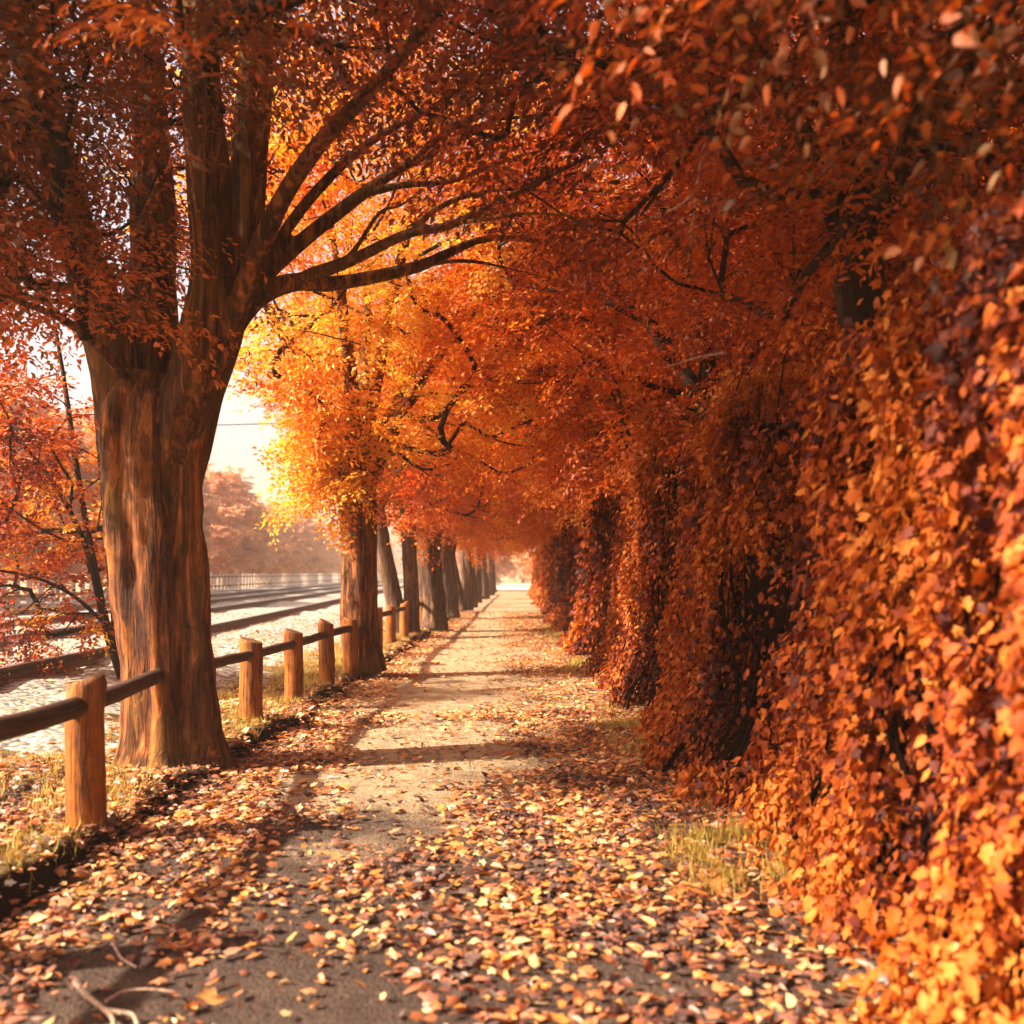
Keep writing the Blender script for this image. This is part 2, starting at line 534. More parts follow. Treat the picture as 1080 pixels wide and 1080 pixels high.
def fused(soup, name, voxel, smooth_it=4):
    """trunk and limbs fused into one skin, then stored as a plain mesh"""
    me = soup.mesh(name)
    o = bpy.data.objects.new(name, me); COL.objects.link(o)
    md = o.modifiers.new('fuse', 'REMESH'); md.mode = 'VOXEL'; md.voxel_size = voxel; md.use_smooth_shade = True
    m2 = o.modifiers.new('soften', 'SMOOTH'); m2.iterations = smooth_it; m2.factor = 0.5
    dg = bpy.context.evaluated_depsgraph_get()
    out = bpy.data.meshes.new_from_object(o.evaluated_get(dg), depsgraph=dg)
    bpy.data.objects.remove(o); bpy.data.meshes.remove(me)
    out.name = name
    return out


def wood_mesh(wood, branches, voxel, smooth_it):
    """fused trunk and limbs with the thin branches that grow out of them, one mesh, second material on the branches"""
    a = fused(wood, 'trunk', voxel, smooth_it)
    b = branches.mesh('thin')
    b.polygons.foreach_set('material_index', np.ones(len(b.polygons), np.int32))
    bm = bmesh.new(); bm.from_mesh(a); bm.from_mesh(b)
    me = bpy.data.meshes.new('trunk'); bm.to_mesh(me); bm.free()
    bpy.data.meshes.remove(a); bpy.data.meshes.remove(b)
    return me


def grow(limbs, fork, attr, r, wood=None):
    """branch skeleton from limb polylines to the attractor points.
    returns soup of branches, tip points, tip directions"""
    pos, par, rad, dirs = [], [], [], []
    soup = Soup()
    for P, r0, r1 in limbs:
        C = catmull(P, 5)
        tt = np.linspace(0, 1, len(C))
        R = ((1 - tt) ** 0.8 * (r0 - r1) + r1) * (0.55 + 0.45 * sstep(0, 0.16, tt))
        nz = Noise(int(r.integers(1e6)), 0.5, 5, 3)
        V, Fc = tube(C, R, 12, lambda i, th, p: 1 + 0.07 * nz(3 * np.cos(th) * .3 + p[0], 3 * np.sin(th) * .3 + p[1], p[2] + 0 * th))
        (wood or soup).add(V, Fc)
        T = norm(np.gradient(C, axis=0))
        for i in range(2, len(C)):
            pos.append(C[i]); par.append(-1); dirs.append(T[i])
    n0 = len(pos)
    attr = attr[np.argsort(np.linalg.norm(attr - fork, axis=1))]
    pos = list(pos); tips = []
    A = np.array(pos); Dd = np.array(dirs)
    fd = np.linalg.norm(A - fork, axis=1)
    weight = {}
    segs = []
    for q in attr:
        v = q - A
        dist = np.linalg.norm(v, axis=1)
        cosv = (v * Dd).sum(1) / np.maximum(dist, 1e-6)
        dq = np.linalg.norm(q - fork)
        cost = dist * (1.35 - 0.55 * cosv) + np.where(fd > dq, 1.0, 0.0)
        k = int(np.argmin(cost))
        d = dist[k]
        if d < 0.12:
            continue
        c = A[k] + Dd[k] * d * 0.4 + r.normal(0, 0.05, 3) * d + np.array([0, 0, 0.05 * d])
        last = k
        ns = max(2, min(5, int(d / 0.35) + 1))
        newp, newd = [], []
        for t in np.linspace(0, 1, ns + 1)[1:]:
            newp.append((1 - t) ** 2 * A[k] + 2 * t * (1 - t) * c + t * t * q)
            newd.append(norm((1 - t) * (c - A[k]) + t * (q - c)))
        for p, dd in zip(newp, newd):
            segs.append((last, len(A)))
            A = np.vstack([A, p]); Dd = np.vstack([Dd, dd]); par.append(last)
            fd = np.append(fd, np.linalg.norm(p - fork))
            last = len(A) - 1
        tips.append(last)
    cnt = np.zeros(len(A))
    for t in tips:
        k = t
        while k >= n0:
            cnt[k] += 1
            k = par[k]
    for a, b in segs:
        rb = min(0.0062 * math.sqrt(cnt[b] + 0.5), 0.038)
        ra = min(0.0062 * math.sqrt(cnt[a] + 0.5), 0.038, rb * 1.35) if a >= n0 else rb * 1.2
        if rb < 0.005:
            continue
        V, Fc = tube(np.array([A[a] - Dd[b] * (0.01 + 0.3 * ra), A[b] + Dd[b] * 0.2 * rb]), np.array([ra, rb]), 6, None, False)
        soup.add(V, Fc)
    tips = np.array(tips)
    return soup, A[tips], Dd[tips], A[n0:], Dd[n0:]


def crown_points(n, c, rad, r, floor=None, inner=0.45):
    out = []
    while len(out) < n:
        d = norm(r.normal(0, 1, 3))
        q = np.asarray(c) + d * np.asarray(rad) * (inner + (1 - inner) * r.random() ** 0.55)
        if floor is None or floor(q):
            out.append(q)
    return np.array(out)


def crown_mesh(name, tips, tdirs, mids, mdirs, r, per_tip, L, size, tint0, tvar, tint_scale=1.1, axis=None, droop=0.25, tfun=None, reject=None, tmpl=LEAF4):
    O = np.repeat(tips, per_tip, 0)
    D = np.repeat(tdirs, per_tip, 0)
    D = D + r.normal(0, 0.55, D.shape) + np.array([0, 0, -droop])
    if axis is not None:
        rad = O - np.array([axis[0], axis[1], 0]); rad[:, 2] = 0
        D = D + 0.5 * norm(rad)
    D[:, 2] *= 0.6
    O = O + r.normal(0, 0.16, O.shape)
    sel = r.random(len(mids)) < 0.5
    O2 = mids[sel]; D2 = mdirs[sel] + r.normal(0, 0.8, O2.shape); D2[:, 2] = D2[:, 2] * 0.4 - 0.1
    O = np.vstack([O, O2]); D = np.vstack([D, D2])
    if reject is not None:
        k = ~reject(O)
        O, D = O[k], D[k]
    nz = Noise(int(r.integers(1e6)), tint_scale, 9, 3)
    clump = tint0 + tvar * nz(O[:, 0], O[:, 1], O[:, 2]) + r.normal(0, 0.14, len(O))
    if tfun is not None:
        clump = clump + tfun(O)
    Ls = L * r.uniform(0.7, 1.25, len(O))
    P, X, N, S, ti = spray_leaves(O, D, Ls, size, clump, r)
    return leaves(name, P, X, N, S, ti, tmpl)


# ------------------------------------------------------------------ ground
n_edge = Noise(5, 0.8, 7, 1); n_edge2 = Noise(6, 0.16, 7, 1)
n_g1 = Noise(7, 0.5); n_g2 = Noise(8, 2.5)


def edge_x(y):
    return -2.02 + 0.07 * n_edge(y) + 0.03 * n_edge2(y)


def gz(x, y):
    """height of the ground: path 0, raised verge, track bed a little higher"""
    e = edge_x(y)
    t = sstep(0.0, 0.13, e - x)
    z = t * (0.10 + 0.018 * n_g1(x, y)) + 0.2 * sstep(2.9, 5.0, -x)
    z = z + (1 - t) * 0.008 * n_g2(x, y) + 0.09 * sstep(1.0, 1.7, x)
    return z


def sheet(name, xs, ys, zf, mat, kind='structure'):
    X, Y = np.meshgrid(xs, ys)
    Z = zf(X, Y)
    V = np.stack([X, Y, Z], -1).reshape(-1, 3)
    nx = len(xs)
    i = (np.arange(len(ys) - 1)[:, None] * nx + np.arange(nx - 1)[None]).ravel()
    Fc = np.stack([i, i + 1, i + nx + 1, i + nx], 1)
    o = link(name, np_mesh(name, V, Fc), mat)
    return tag(o, kind=kind)


def spaced(a, b, n, p=2.0):
    return a + (b - a) * np.linspace(0, 1, n) ** p


ys = np.concatenate([np.linspace(0.2, 14, 260), spaced(14.1, 74, 160, 1.4)])
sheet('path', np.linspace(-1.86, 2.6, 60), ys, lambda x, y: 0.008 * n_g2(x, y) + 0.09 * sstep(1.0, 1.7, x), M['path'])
o = sheet('verge', np.concatenate([np.linspace(-3.9, -2.5, 18), np.linspace(-2.45, -1.78, 34)]), ys,
          lambda x, y: gz(x, y) - 0.03 * (1 - sstep(0.0, 0.10, edge_x(y) - x)), M['soil'])
gx = np.concatenate([np.linspace(-23, -7, 30), np.linspace(-6.8, -2.55, 50)])
yg = np.concatenate([np.linspace(0.2, 14, 120), spaced(14.1, 190, 90, 1.5)])
sheet('gravel', gx, yg, lambda x, y: gz(x, y) + 0.012 + 0.012 * n_g1(x * 2, y * 2) - 0.10 * sstep(-3.1, -2.75, x + 0.12 * n_edge(y * 1.7)), M['gravel'])
S_ = 900.0
sheet('ground', np.linspace(-S_, S_, 12), np.linspace(-S_, S_, 12), lambda x, y: -0.12 + 0 * x, M['field'])

# far end of the path: a stone kerb across it and a pale square beyond
V, Fc = tube(np.array([[-2.6, 74.2, 0.03], [0, 74.2, 0.035], [2.7, 74.2, 0.03]]), np.array([0.11] * 3), 8)
s = Soup(); s.add(V, Fc)
tag(link('kerb', s.mesh('kerb', False), M['kerb']), kind='structure')
m, nt, out = new_mat('pale_sand')
v = mapped(nt, (1, 1, 1))
principled(nt, out, ramp(nt, [(0.3, (0.45, 0.38, 0.27)), (0.7, (0.62, 0.54, 0.40))], noise_tex(nt, v, 0.7, 6, 0.6)), 0.95)
sheet('forecourt', np.linspace(-8, 9, 10), np.linspace(74.4, 130, 10), lambda x, y: -0.03 + 0 * x, m)

# ------------------------------------------------------------------ the large forked tree
r1 = np.random.default_rng(21)
bx, by, _ = at(182, 793, 0.12)
D1 = by


def q1(px, py, dd=0.0):
    return np.array(pt(px, py, D1 + dd))


big_tree = empty('tree', (bx, by, 0.10), 'massive fluted trunk forking into many dark limbs, standing in the near rail fence', 'tree', 'trees lining the rail fence')


def local(o_loc, V):
    return V - np.asarray(o_loc, float)


nz_t = Noise(31, 0.35, 8, 3)
cy = [(184, 815), (183, 793), (181, 760), (177, 700), (171, 620), (164, 540), (161, 470), (163, 430), (168, 395)]
wd = [108, 98, 90, 87, 92, 94, 94, 86, 55]
C = catmull([q1(*p) for p in cy], 7)
W = np.interp(np.arange(len(C)), np.arange(len(wd)) * 7, wd) / 2.0 / 1000.0 * D1


KNOTS = [(5.45, 1.75, 0.15, 0.34), (4.75, 2.15, 0.07, 0.2), (3.9, 1.35, 0.08, 0.22), (5.7, 0.95, 0.08, 0.25), (4.4, 0.75, 0.05, 0.16)]


def flute(i, th, p):
    z = p[2]
    f = 1 + 0.075 * np.cos(3 * th + 0.6 + 0.25 * z) + 0.05 * np.cos(5 * th + 1.2 - 0.5 * z) + 0.028 * np.cos(9 * th + 1.1 * z) + 0.016 * np.cos(17 * th - 1.6 * z + 2 * np.sin(2 * z))
    f = f - 0.22 * np.exp(-((th - 5.35 - 0.12 * np.sin(z * 1.4)) / 0.17) ** 2) * sstep(0.1, 0.9, z)      # deep groove down the front
    f = f - 0.12 * np.exp(-((th - 4.35 - 0.1 * np.sin(z * 2.0)) / 0.12) ** 2) * sstep(0.8, 1.6, z)
    f = f + 0.15 * math.exp(-max(z - 0.05, 0) / 0.14) * (0.5 + 0.5 * np.cos(5 * th + 0.4))
    for kt, kz, ka, kw in KNOTS:
        dth = (th - kt + PI) % (2 * PI) - PI
        e2 = (dth / kw) ** 2 + ((z - kz) / (kw * 0.55)) ** 2
        f = f + ka * np.exp(-e2) - 0.6 * ka * np.exp(-4.5 * e2)
    rdg = np.abs(np.sin(14 * th + 1.3 * np.sin(1.7 * z + 3 * th) + 0.8 * np.sin(4.1 * z))) ** 0.6
    return f + 0.02 * nz_t(np.cos(th), np.sin(th), 2.5 * z + 0 * th) + 0.022 * (rdg - 0.6)


wood = Soup()
V, Fc = tube(C, W, 150, flute)
wood.add(V, Fc)

limbs = [
    ([q1(148, 590, 0.16), q1(138, 470, 0.08), q1(118, 375, 0.0), q1(92, 290, -0.2), q1(66, 190, -0.5), q1(30, 60, -0.9), q1(-20, -60, -1.2)], 0.215, 0.06),
    ([q1(160, 590, 0.2), q1(158, 440, 0.2), q1(158, 340, 0.3), q1(162, 220, 0.5), q1(156, 100, 0.6), q1(145, -30, 0.7), q1(130, -200, 0.8)], 0.22, 0.08),
    ([q1(172, 600, 0.12), q1(190, 460, -0.08), q1(212, 370, -0.2), q1(228, 290, -0.2), q1(222, 190, -0.3), q1(214, 90, -0.4), q1(210, -60, -0.5), q1(195, -220, -0.6)], 0.21, 0.09),
    ([q1(180, 600, 0.2), q1(200, 450, 0.1), q1(230, 360, 0.1), q1(253, 260, 0.15), q1(264, 150, 0.1), q1(272, 40, 0.0), q1(285, -120, -0.2)], 0.195, 0.085),
    ([q1(205, 440, 0.2), q1(230, 380, 0.2), q1(262, 312, 0.3), q1(304, 266, 0.35), q1(378, 208, 0.5), q1(432, 172, 0.7), q1(505, 135, 1.0), q1(580, 90, 1.2)], 0.085, 0.016),
    ([q1(205, 440, 0.0), q1(232, 370, 0.0), q1(266, 318, 0.0), q1(308, 298, 0.0), q1(355, 299, 0.1), q1(440, 281, 0.4), q1(520, 251, 0.8), q1(620, 262, 1.2)], 0.095, 0.012),
    ([q1(300, 299, 0.0), q1(335, 288, -0.05), q1(372, 274, -0.1), q1(430, 246, -0.2), q1(478, 236, -0.2), q1(560, 196, -0.1), q1(650, 150, 0.1)], 0.055, 0.012),
    ([q1(215, 420, -0.2), q1(245, 340, -0.25), q1(285, 235, -0.5), q1(330, 160, -0.8), q1(400, 85, -1.2), q1(470, 0, -1.6)], 0.09, 0.025),
    ([q1(150, 440, -0.1), q1(125, 390, -0.3), q1(80, 345, -0.7), q1(20, 318, -1.2), q1(-60, 300, -1.6)], 0.045, 0.012),
    ([q1(270, 300, 0.3), q1(300, 245, 0.3), q1(340, 195, 0.2), q1(390, 150, 0.1), q1(460, 110, 0.0), q1(540, 60, -0.1)], 0.05, 0.012),
    ([q1(378, 208, 0.5), q1(420, 196, 0.55), q1(480, 190, 0.7), q1(545, 165, 0.9), q1(620, 150, 1.1)], 0.034, 0.009),
    ([q1(432, 172, 0.7), q1(470, 140, 0.6), q1(520, 115, 0.6), q1(560, 70, 0.6)], 0.03, 0.009),
    ([q1(430, 246, -0.2), q1(470, 215, -0.2), q1(530, 200, -0.1), q1(600, 205, 0.0)], 0.026, 0.008),
    ([q1(440, 281, 0.4), q1(490, 275, 0.4), q1(545, 285, 0.5), q1(600, 300, 0.6)], 0.022, 0.007),
    ([q1(478, 236, -0.2), q1(520, 230, -0.3), q1(570, 225, -0.3), q1(640, 235, -0.3)], 0.022, 0.007),
    ([q1(335, 290, 0.0), q1(370, 268, 0.2), q1(400, 225, 0.4), q1(425, 215, 0.5), q1(470, 180, 0.6)], 0.026, 0.007),
]
fork = q1(185, 430)


def under_big(q):
    x, y, z = q
    if x > -2.35:                                   # over the path the crown starts high
        if z < 4.9 + 0.45 * (y - D1) or x > 1.2:
            return False
    else:
        if z < 3.3 + 0.16 * max(0, y - D1) + 1.1 * max(0, -3.9 - x):
            return False
    return y > 1.2 and z < 7.6 and x > -5.0 and (y < 8.5 or x > -1.8)


att = np.vstack([crown_points(430, (bx - 0.3, by - 0.6, 6.0), (4.6, 4.8, 3.0), r1, under_big, 0.25),
                 crown_points(150, (bx - 1.6, by - 0.9, 4.7), (2.3, 2.2, 1.3), r1, lambda q: q[2] > 3.45 + 1.1 * max(0, -3.9 - q[0]), 0.1),
                 crown_points(11, pt(45, 322, D1 - 0.9), (0.6, 0.3, 0.10), r1, None, 0.1),
                 crown_points(30, (bx - 1.1, by - 0.5, 3.6), (1.0, 0.9, 0.4), r1, lambda q: q[2] > 3.2, 0.1)])
soup, tips, td, mids, md = grow(limbs, fork, att, r1, wood)
wood.V = [local(big_tree.location, v) for v in wood.V]
soup.V = [local(big_tree.location, v) for v in soup.V]
link('trunk', wood_mesh(wood, soup, 0.016, 2), [M['bark'], M['bark_dark']], big_tree)
loc = np.array(big_tree.location)


def window_big(O):
    """no sprays low on the path side of the trunk"""
    return (O[:, 0] > -2.3) & (O[:, 2] < 4.75 + 0.45 * (O[:, 1] - D1))


me = crown_mesh('crown', tips, td, mids, md, r1, 7, 0.70, 0.056, 0.42, 0.18, 1.3, (bx, by), 0.25,
                lambda O: 0.25 * sstep(4.3, 3.3, O[:, 2]), window_big, LEAF6)
o = link('crown', me, M['leaf_big'], big_tree)
o.location = -loc


# ------------------------------------------------------------------ other trees: one generator
def make_tree(base, lean, rt, ht, cen, rad, natt, per_tip, L, size, mat, bark, seed, label, cat, group=None, floor=None, tint=(0.5, 0.18), nl=6, trunk2=None, name='tree', inner=0.45, tfun=None, flare=0.28, extra=None, tmpl=LEAF4):
    r = np.random.default_rng(seed)
    e = empty(name, base, label, cat, group)
    B = np.array([0, 0, -0.06])
    top = np.array([lean[0], lean[1], ht])
    s = Soup()
    stems = [(B, top, rt)] + ([(np.array(trunk2[0]), np.array(trunk2[1]), trunk2[2])] if trunk2 else [])
    for b, t, rr in stems:
        mid1 = b + (t - b) * 0.33 + r.normal(0, 0.03, 3) * [1, 1, 0]
        mid2 = b + (t - b) * 0.7 + r.normal(0, 0.04, 3) * [1, 1, 0]
        C = catmull([b, mid1, mid2, t + np.array([0, 0, 0.25])], 10)
        zz = (C[:, 2] - b[2])
        R = rr * (1.0 - 0.12 * sstep(0, ht, zz) + 0.16 * sstep(ht * 0.75, ht * 1.1, zz))
        ph = r.uniform(0, 6, 4); nzz = Noise(int(r.integers(1e6)), 0.4, 7, 3)

        def fl(i, th, p, b=b, ph=ph, nzz=nzz):
            z = p[2] - b[2]
            return (1 + 0.07 * np.cos(3 * th + ph[0] + 0.3 * z) + 0.045 * np.cos(5 * th + ph[1] - 0.5 * z) + 0.025 * np.cos(11 * th + ph[2] + z)
                    + flare * math.exp(-max(z - 0.06, 0) / 0.2) * (0.6 + 0.4 * np.cos(4 * th + ph[3])) + 0.025 * nzz(np.cos(th), np.sin(th), 2 * z + 0 * th))
        V, Fc = tube(C, R, 40, fl)
        s.add(V, Fc)
    limbs = []
    cen = np.asarray(cen, float); rad = np.asarray(rad, float)
    for k in range(nl):
        a = 2 * PI * (k + r.uniform(-0.25, 0.25)) / nl
        out = np.array([math.cos(a), math.sin(a), 0])
        src = stems[k % len(stems)][1]
        reach = rad * r.uniform(0.5, 0.72)
        end = cen + out * reach * [1, 1, 0] + np.array([0, 0, rad[2] * r.uniform(0.0, 0.5)])
        m1 = src + (end - src) * 0.35 + np.array([0, 0, 0.18 * np.linalg.norm(end - src)]) * 0.6 - out * 0.05
        m2 = src + (end - src) * 0.7 + np.array([0, 0, 0.1 * np.linalg.norm(end - src)])
        limbs.append(([src - [0, 0, 0.25], src + out * rt * 0.4 + [0, 0, 0.15], m1, m2, end], rt * r.uniform(0.42, 0.6), 0.03))
    fork = top.copy()
    att = crown_points(natt, cen, rad, r, floor, inner)
    if extra:
        att = np.vstack([att, crown_points(*extra, r, None, 0.1)])
    soup, tips, td, mids, md = grow(limbs, fork, att, r, s)
    link('trunk', wood_mesh(s, soup, 0.028, 3), [bark, M['bark_dark']], e)
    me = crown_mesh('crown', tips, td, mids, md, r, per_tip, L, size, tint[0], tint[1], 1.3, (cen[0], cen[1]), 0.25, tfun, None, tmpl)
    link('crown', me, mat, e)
    return e


def copy_tree(src, loc, rz, sc, label, group=None, name=None):
    c = src.copy(); COL.objects.link(c)
    c.location = loc; c.rotation_euler = (0, 0, rz); c.scale = sc if hasattr(sc, '__len__') else (sc,) * 3
    c['label'] = label
    if group: c['group'] = group
    for ch in src.children:
        d = ch.copy(); COL.objects.link(d); d.parent = c
    return c


ROW = 'trees lining the rail fence'


def vase(z0, slope, cx=0.0, r0=0.3):
    return lambda q: q[2] > z0 + slope * max(0, math.hypot(q[0] - cx, q[1]) - r0)


lean_floor = lambda q: q[2] > 2.3 + 1.0 * max(0, -q[0] - 0.2) + 0.08 * max(0, q[0])
b2 = at(386, 706, 0.10)
t2 = make_tree(b2, (-0.12, 0.0, 0), 0.255, 2.25, (0.45, 0.2, 5.1), (3.6, 3.2, 3.5), 450, 5, 0.62, 0.066, M['leaf_gold'], M['bark'], 41,
               'golden-leaved tree with straight orange-lit trunk right behind a fence post', 'tree', ROW,
               lambda q: q[2] > (2.3 + 2.1 * max(0, -q[0] - 0.3) if q[0] < 0 else 2.3 + 0.25 * q[0]), (0.84, 0.22),
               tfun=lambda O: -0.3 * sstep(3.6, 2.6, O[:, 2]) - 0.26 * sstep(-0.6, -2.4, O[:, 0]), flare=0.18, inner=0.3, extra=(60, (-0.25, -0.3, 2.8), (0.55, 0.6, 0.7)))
b3 = at(424, 669, 0.10)
t3 = make_tree(b3, (-0.6, 0.1, 0), 0.185, 2.5, (0.4, 0.3, 4.9), (3.3, 3.2, 2.9), 320, 6, 0.65, 0.072, M['leaf_red'], M['bark_grey'], 42,
               'red-leaved tree with two trunks leaning apart in a narrow V', 'tree', ROW,
               lean_floor, (0.62, 0.17), trunk2=((0.16, 0.25, -0.06), (0.08, 0.35, 2.5), 0.175))
b4 = at(457, 662, 0.10)
t4 = make_tree(b4, (-0.12, 0.1, 0), 0.33, 2.3, (0.5, 0.2, 4.9), (3.2, 3.3, 2.8), 300, 6, 0.7, 0.078, M['leaf_red'], M['bark_grey'], 43,
               'red-orange tree with stout root flare spreading onto the path edge', 'tree', ROW, lean_floor, (0.62, 0.17))
far_pos = [(473, 649.5), (487, 642.5), (495, 638.3), (502.5, 634.0), (509.5, 630.0), (515, 626.6), (519, 624)]
ordinal = ['fifth', 'sixth', 'seventh', 'eighth', 'ninth', 'tenth', 'eleventh']
for i, (px, py) in enumerate(far_pos):
    bb = at(px, py, 0.10)
    src = (t4, t3)[i % 2] if i else t4
    u = rng.uniform(0.92, 1.05)
    copy_tree(src, bb, rng.uniform(-0.35, 0.35), (u, u, u * (1.0 if i < 2 else 1.3)), f'slim red-orange tree, {ordinal[i]} in the row along the rail fence', ROW)

# right hand trees behind the creeper hedge
RROW = 'trees behind the creeper hedge'
ra = make_tree((2.05, 5.5, 0.05), (-0.12, -0.1, 0), 0.14, 3.0, (0.2, -0.6, 4.8), (3.1, 3.2, 2.2), 420, 6, 0.62, 0.054, M['leaf_dark'], M['bark_dark'], 51,
               'dark slender tree whose bare trunk shows in a gap of the near hedge', 'tree', RROW, lambda q: q[2] > 2.75 + 0.10 * abs(q[1]) + (0.55 * max(0, -q[0] - 0.3)), (0.52, 0.22), flare=0.1, tmpl=LEAF6)
rb = make_tree((2.6, 11.0, 0.05), (-0.2, 0.0, 0), 0.22, 2.8, (0.1, 0.2, 4.8), (3.5, 3.6, 2.7), 420, 6, 0.65, 0.068, M['leaf_dark'], M['bark_dark'], 52,
               'dense dark red tree arching over the path behind the middle of the hedge', 'tree', RROW, lambda q: q[2] > 2.5 + 0.9 * max(0, -q[0] - 1.5), (0.72, 0.19))
rc = make_tree((2.5, 17.5, 0.05), (-0.2, 0.0, 0), 0.22, 2.8, (-0.5, 0.0, 4.8), (3.7, 3.8, 2.7), 380, 6, 0.7, 0.075, M['leaf_red'], M['bark_dark'], 53,
               'red tree arching over the path above the break between the hedges', 'tree', RROW, lambda q: q[2] > 2.55 + 0.5 * max(0, -q[0] - 1.4), (0.72, 0.17))
for i, (x, y) in enumerate([(2.5, 25.0), (2.5, 33.0), (2.4, 42.0), (2.3, 52.0), (2.3, 63.0)]):
    copy_tree((rb, rc)[i % 2], (x, y, 0.05), rng.uniform(-0.4, 0.4), (1, 1, 1.05 + 0.08 * i),
              f'dark red tree arching over the path, {["fourth", "fifth", "sixth", "seventh", "eighth"][i]} behind the hedge', RROW)
for i, (x, y, rz) in enumerate([(2.35, 1.4, 2.0), (5.6, 8.0, 1.2), (5.9, 14.5, 3.0), (6.2, 22.0, 4.2)]):
    cp = copy_tree((ra, rb, rc, rb)[i], (x, y, 0.0), rz, (1.0, 1.15, 1.1, 1.15)[i],
              ('dark tree at the near end of the hedge, crown over the right edge', 'first shadowy tree in the back row beyond the hedge',
               'second shadowy tree in the back row beyond the hedge', 'third shadowy tree in the back row beyond the hedge')[i], RROW)
    if i == 0:                                   # browner leaf colour stands in for shade missing on this crown
        for ch in cp.children:
            if ch.name.startswith('crown'):
                ch.material_slots[0].link = 'OBJECT'; ch.material_slots[0].material = M['leaf_big']

# young tree left of the big trunk
sx, sy, _ = at(128, 722, 0.18)
r = np.random.default_rng(61)
sap = empty('young_tree', (sx, sy, 0.18), 'thin-stemmed young tree with red and yellow leaves left of the massive trunk', 'tree')
stems = [[(128, 722), (112, 660), (98, 590), (82, 500), (66, 390), (50, 300)], [(128, 722), (106, 640), (88, 570), (50, 500), (5, 450)],
         [(127, 720), (120, 650), (112, 560), (104, 480), (98, 400)], [(112, 660), (80, 630), (40, 610), (-10, 600)]]
limbs = []
for k, st in enumerate(stems):
    limbs.append(([np.array(pt(px, py, sy + (0, -0.2, 0.25, -0.5)[k] * i / 3)) - np.array(sap.location) for i, (px, py) in enumerate(st)], (0.05, 0.04, 0.035, 0.025)[k], 0.012))
cc = np.array(pt(25, 535, sy)) - np.array(sap.location)
att = crown_points(120, cc, (1.25, 1.3, 1.75), r, None, 0.15)
soup, tips, td, mids, md = grow(limbs, np.array([0, 0, 0.5]), att, r)
link('trunk', soup.mesh('trunk'), M['bark_dark'], sap)
me = crown_mesh('crown', tips, td, mids, md, r, 4, 0.45, 0.06, 0.5, 0.32, 0.7, (cc[0], cc[1]), 0.2)
link('crown', me, M['leaf_mixed'], sap)

# ------------------------------------------------------------------ trees beyond the tracks
FAR = 'hazy trees beyond the white fence'
ft = make_tree((-24, 60, 0.0), (0, 0, 0), 0.3, 2.5, (0, 0, 6.2), (4.2, 4.4, 5.2), 230, 4, 1.1, 0.26, M['leaf_hazed'], M['bark_grey'], 71,
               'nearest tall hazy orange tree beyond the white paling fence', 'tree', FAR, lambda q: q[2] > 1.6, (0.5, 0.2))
ft2 = make_tree((-25, 75, 0.0), (0, 0, 0), 0.3, 2.2, (0, 0, 5.4), (4.6, 4.4, 4.6), 230, 4, 1.1, 0.26, M['leaf_hazed'], M['bark_grey'], 72,
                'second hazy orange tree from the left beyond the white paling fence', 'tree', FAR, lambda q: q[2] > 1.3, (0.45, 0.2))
k = 2
names = ['third', 'fourth', 'fifth', 'sixth', 'seventh', 'eighth', 'ninth', 'tenth', 'eleventh', 'twelfth', 'thirteenth', 'fourteenth']
fp = [(-22, 30), (-23, 40), (-24, 50), (-26, 86), (-27, 97), (-28, 108), (-29, 122), (-31, 138), (-33, 156), (-36, 178), (-30, 196), (-12, 205)]
for i, (x, y) in enumerate(fp):
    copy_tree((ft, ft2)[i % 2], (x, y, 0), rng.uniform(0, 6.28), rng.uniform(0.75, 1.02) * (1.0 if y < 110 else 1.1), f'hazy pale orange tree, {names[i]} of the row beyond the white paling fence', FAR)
for i, (x, y) in enumerate([(3.2, 100), (-4.0, 112), (9, 96), (1, 150)]):
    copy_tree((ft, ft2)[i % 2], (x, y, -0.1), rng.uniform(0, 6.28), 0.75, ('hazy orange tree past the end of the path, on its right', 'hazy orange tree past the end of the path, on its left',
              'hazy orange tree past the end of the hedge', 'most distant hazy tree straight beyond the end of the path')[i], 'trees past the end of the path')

# ------------------------------------------------------------------ creeper hedge
n_h1 = Noise(81, 0.9, 9); n_h2 = Noise(82, 0.28, 9); n_h3 = Noise(83, 1.6, 7, 1); n_ht = Noise(84, 0.8, 9); n_hg = Noise(85, 0.45, 9)


def hedge_front(y, z, gaps):
    x = 1.38 + 0.05 * n_h1(y, z * 0.5) + 0.045 * n_h2(y, z * 0.5)
    x = x - 0.30 * np.exp(-(z / 0.32) ** 2) + 0.03 * z
    for g, w, d in gaps:
        x = x + d * np.exp(-((y - g) / w) ** 2)
    return x


